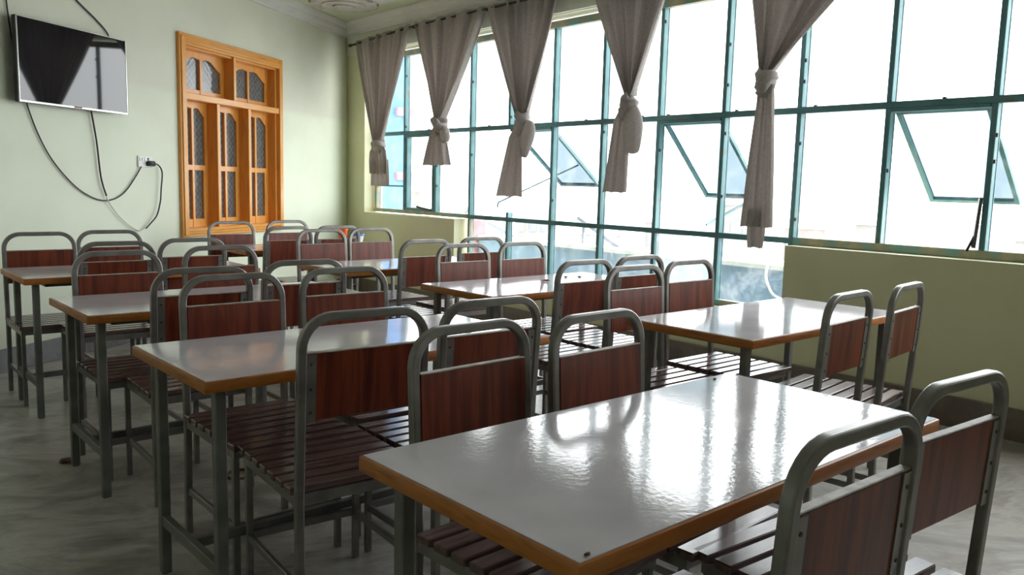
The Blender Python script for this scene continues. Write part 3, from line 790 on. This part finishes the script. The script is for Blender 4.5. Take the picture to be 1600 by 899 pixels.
curtain(G + 'third from the room corner, tail beside small loop', 6.059, 5.092, 1.925, 5.61, 5.48,
        [(5.54, 1.90, .055, .04, .045, .024, .15), (5.55, 1.82, .075, .085, .05, .35)],
        [([(1.80, 5.63, 5.53, .5), (1.73, 5.68, 5.505, .9), (1.45, 5.77, 5.48, 1), (1.205, 5.845, 5.468, 1)], 2, .02, -.02)],
        (5.47, 1.71, .075, .165, .04, .28), 5.2, 3)
curtain(G + 'fourth from the corner, large bulging loop under knot', 4.74, 3.92, 2.005, 4.325, 4.26,
        [(4.30, 1.955, .05, .04, .05, .028, .75), (4.31, 1.91, .07, .10, .045, .6)],
        [([(1.93, 4.36, 4.24, .4), (1.82, 4.43, 4.27, .8), (1.55, 4.47, 4.28, 1), (1.27, 4.52, 4.283, 1)], 2.5, .018, -.015)],
        (4.25, 1.755, .085, .19, .05, -.12), 5.2, 4)
curtain(G + 'nearest the camera, with the longest tail', 3.33, 2.16, 2.09, 3.165, 3.05,
        [(3.115, 2.055, .055, .045, .035, .024, .25), (3.12, 2.0, .045, .04, .035, .026, -.3), (3.125, 1.965, .060, .05, .045, .2)],
        [([(2.0, 3.165, 3.05, .4), (1.9, 3.16, 3.045, .9), (1.5, 3.20, 3.02, 1), (1.07, 3.232, 3.0, 1)], 2.5, .016, -.015),
         ([(1.2, 3.20, 3.06, .8), (1.02, 3.202, 3.065, 1), (.932, 3.19, 3.075, 1)], 1.5, .012, .015)], None, 5.2, 5, bow=.95)

# ------------------------------------------------------------------ small things
def lathe(prof, n=20):
    bm = bmesh.new(); rings = []
    for r, z in prof: rings.append([bm.verts.new((r * math.cos(2 * PI * i / n), r * math.sin(2 * PI * i / n), z)) for i in range(n)])
    for a, b in zip(rings[:-1], rings[1:]):
        for i in range(n): bm.faces.new((a[i], a[(i + 1) % n], b[(i + 1) % n], b[i]))
    bm.faces.new(rings[0][::-1]); bm.faces.new(rings[-1]); return bm
cu = thing('tumbler', 'bright orange plastic tumbler on the farthest table', 'cup', (3.45, 6.28, .76))
obj('body', lathe([(.028, 0), (.040, .11), (.043, .135), (.040, .135), (.037, .11), (.026, .006)]), 'orange', cu, True)
obj('rim', lathe([(.043, .128), (.046, .131), (.046, .137), (.043, .139), (.040, .136), (.040, .13)]), 'orange', cu, True)
bo = thing('bowl', 'blue rimmed plastic bowl beside the orange tumbler on the farthest table', 'bowl', (3.56, 6.22, .76))
obj('body', lathe([(.03, 0), (.036, .006), (.052, .075), (.054, .09), (.051, .09), (.048, .075), (.03, .01)]), 'socket', bo, True)
obj('rim', lathe([(.054, .082), (.058, .085), (.058, .096), (.053, .098), (.050, .09)]), 'blue', bo, True)
def blob(name, loc, r, mat, label, cat, seed, flat=.5, grp=None):
    bm = bmesh.new(); bmesh.ops.create_icosphere(bm, subdivisions=2, radius=r); rg = random.Random(seed)
    for v in bm.verts:
        k = rg.uniform(.45, 1.2); v.co.x *= k * 1.3; v.co.y *= k; v.co.z *= flat * rg.uniform(.8, 1.1)
    zmin = min(v.co.z for v in bm.verts)
    for v in bm.verts: v.co.z -= zmin
    return tag(obj(name, bm, mat, None, False, loc=loc), label, cat, grp)
blob('crumb', (3.19, 3.43, .7603), .020, 'crumb', 'largest dark crumb on the table before the low windows', 'crumb', 1, .35, 'crumbs on the window-row table')
blob('crumb', (3.434, 3.52, .7603), .012, 'crumb', 'tan crumb in the middle of the three on the crumb-strewn table', 'crumb', 2, .4, 'crumbs on the window-row table')
blob('crumb', (3.53, 3.50, .7603), .012, 'crumb', 'dark crumb farthest right on the crumb-strewn table', 'crumb', 3, .4, 'crumbs on the window-row table')
blob('crumb', (1.96, 1.38, .7603), .005, 'crumb', 'tiny dark speck near the far corner of the nearest table', 'crumb', 4, .5)
blob('crumb', (.845, .80, .7603), .005, 'crumb', 'tiny dark speck at the front corner of the nearest table', 'crumb', 5, .5)
blob('wrapper', (.815, 4.03, 0), .036, 'wrapper', 'crumpled dark red wrapper on the floor by a table leg, third left-row table', 'litter', 6, .3)
bm = bmesh.new(); tube(bm, [(1.38 + .07 * math.cos(a), 3.42 + .055 * math.sin(a), .006) for a in [i * .33 for i in range(18)]], circ(.006, 6), ref=(0, 0, 1))
tag(obj('cord_loop', bm, 'crumb', smooth=True), 'small brown loop of cord lying on the floor', 'litter')

# ------------------------------------------------------------------ outside the window
bm = bmesh.new(); bx(bm, 5.15, 6.5, -4, 16, -.25, -.05); o = struct('trim_6', bm, 'ext_slab', label='pale concrete terrace outside the window')
pw = thing('parapet_wall', 'weathered blue-white parapet wall outside the low windows', 'wall', (6.2, 0, -.05))
bm = bmesh.new(); bx(bm, 0, .16, -4, 7.9, 0, .70); obj('wall_body', bm, 'ext_parapet', pw)
bm = bmesh.new(); bx(bm, -.02, .18, -4, 7.9, .70, .745, bev=.006); obj('coping', bm, 'ext_cap', pw)
bm = bmesh.new(); bx(bm, 6.12, 6.32, 7.92, 8.10, -.05, .88, bev=.01); tag(obj('gate_post', bm, 'ext_pink'), 'faded red post at the left end of the outside parapet', 'post')
bm = bmesh.new(); tube(bm, catmull([(6.42, 3.86, .66), (6.36, 3.86, .715), (6.25, 3.86, .712), (6.16, 3.86, .70), (6.125, 3.86, .64), (6.11, 3.84, .56), (6.10, 3.76, .45), (6.10, 3.60, .42), (6.10, 3.5, .5)]), circ(.012, 8), ref=(1, 0, 0)); tag(obj('hose', bm, 'white_cable', smooth=True), 'white hose hanging outside the low window', 'hose')
hr = thing('handrail', 'sloping metal handrail outside behind the parapet', 'railing', (6.9, 0, 0))
for (p, q) in (((0, 6.9, .95), (0, 5.6, .35)), ((0, 9.2, 1.0), (0, 7.6, .5))):
    bm = bmesh.new(); beam(bm, p, q, .04, .04); obj('rail', bm, 'ext_window', hr)
for y, z in ((6.8, .9), (6.2, .62), (9.1, .97), (8.3, .72)):
    bm = bmesh.new(); beam(bm, (0, y, -3), (0, y, z), .03, .03); obj('baluster', bm, 'ext_window', hr)
nb = thing('blue_building', 'tall blue painted neighbouring building at the left end of the window', 'building', (7.0, 14, -8))
bm = bmesh.new(); bx(bm, -.9, 1.0, -1.67, 3, 0, 18); obj('wall_body', bm, 'ext_blue', nb)
for z in (9.35, 10.45):
    bm = bmesh.new(); bx(bm, .78, 1.14, -1.76, -1.67, z, z + .14, bev=.01); obj('sign_bracket', bm, 'ext_pink', nb)
for z in (7.6, 9.8, 12):
    bm = bmesh.new(); bx(bm, -.3, .2, -1.69, -1.66, z, z + .9); obj('window', bm, 'ext_window', nb)
bm = bmesh.new(); bx(bm, 8, 260, -160, 260, -8.4, -8); o = struct('trim_7', bm, 'ext_ground', label='pale dusty ground far below outside')
rg = random.Random(11)
for i, (wh, dd) in enumerate((('rightmost, beyond the open vent nearest the camera', 60), ('second from the right, pale low block', 85), ('just right of the longest curtain tail', 62), ('hidden behind the longest curtain tail', 90), ('between the two right-hand open vents', 64), ('below the middle open vent', 88), ('between fourth curtain and middle vent', 60), ('just below the fourth curtain tail', 92), ('beyond the vent beside the third curtain', 66), ('leftmost on the skyline', 90))):
    ang = math.radians(16 + i * 4.6); h = rg.uniform(5.5, 8.4)
    wx_, wy_ = rg.uniform(3.5, 4.6), rg.uniform(3.2, 4.2)
    b = thing('far_house', 'pale hazy flat-roofed far house, ' + wh, 'house', (dd * math.cos(ang), dd * math.sin(ang), -8), ang + rg.uniform(-.15, .15), 'hazy houses on the skyline')
    obj('wall_body', box_bm(-wx_ / 2, wx_ / 2, -wy_ / 2, wy_ / 2, 0, h), ['ext_wall', 'ext_wall2'][i % 2], b)
    obj('roof', box_bm(-wx_ / 2 - .2, wx_ / 2 + .2, -wy_ / 2 - .2, wy_ / 2 + .2, h, h + .35), 'ext_cap', b)
    for j in range(3):
        y = -wy_ / 2 + (j + .5) * wy_ / 3
        obj('window', box_bm(-wx_ / 2 - .06, -wx_ / 2 + .02, y - .4, y + .4, h - 2.4, h - 1.1), 'ext_window', b)
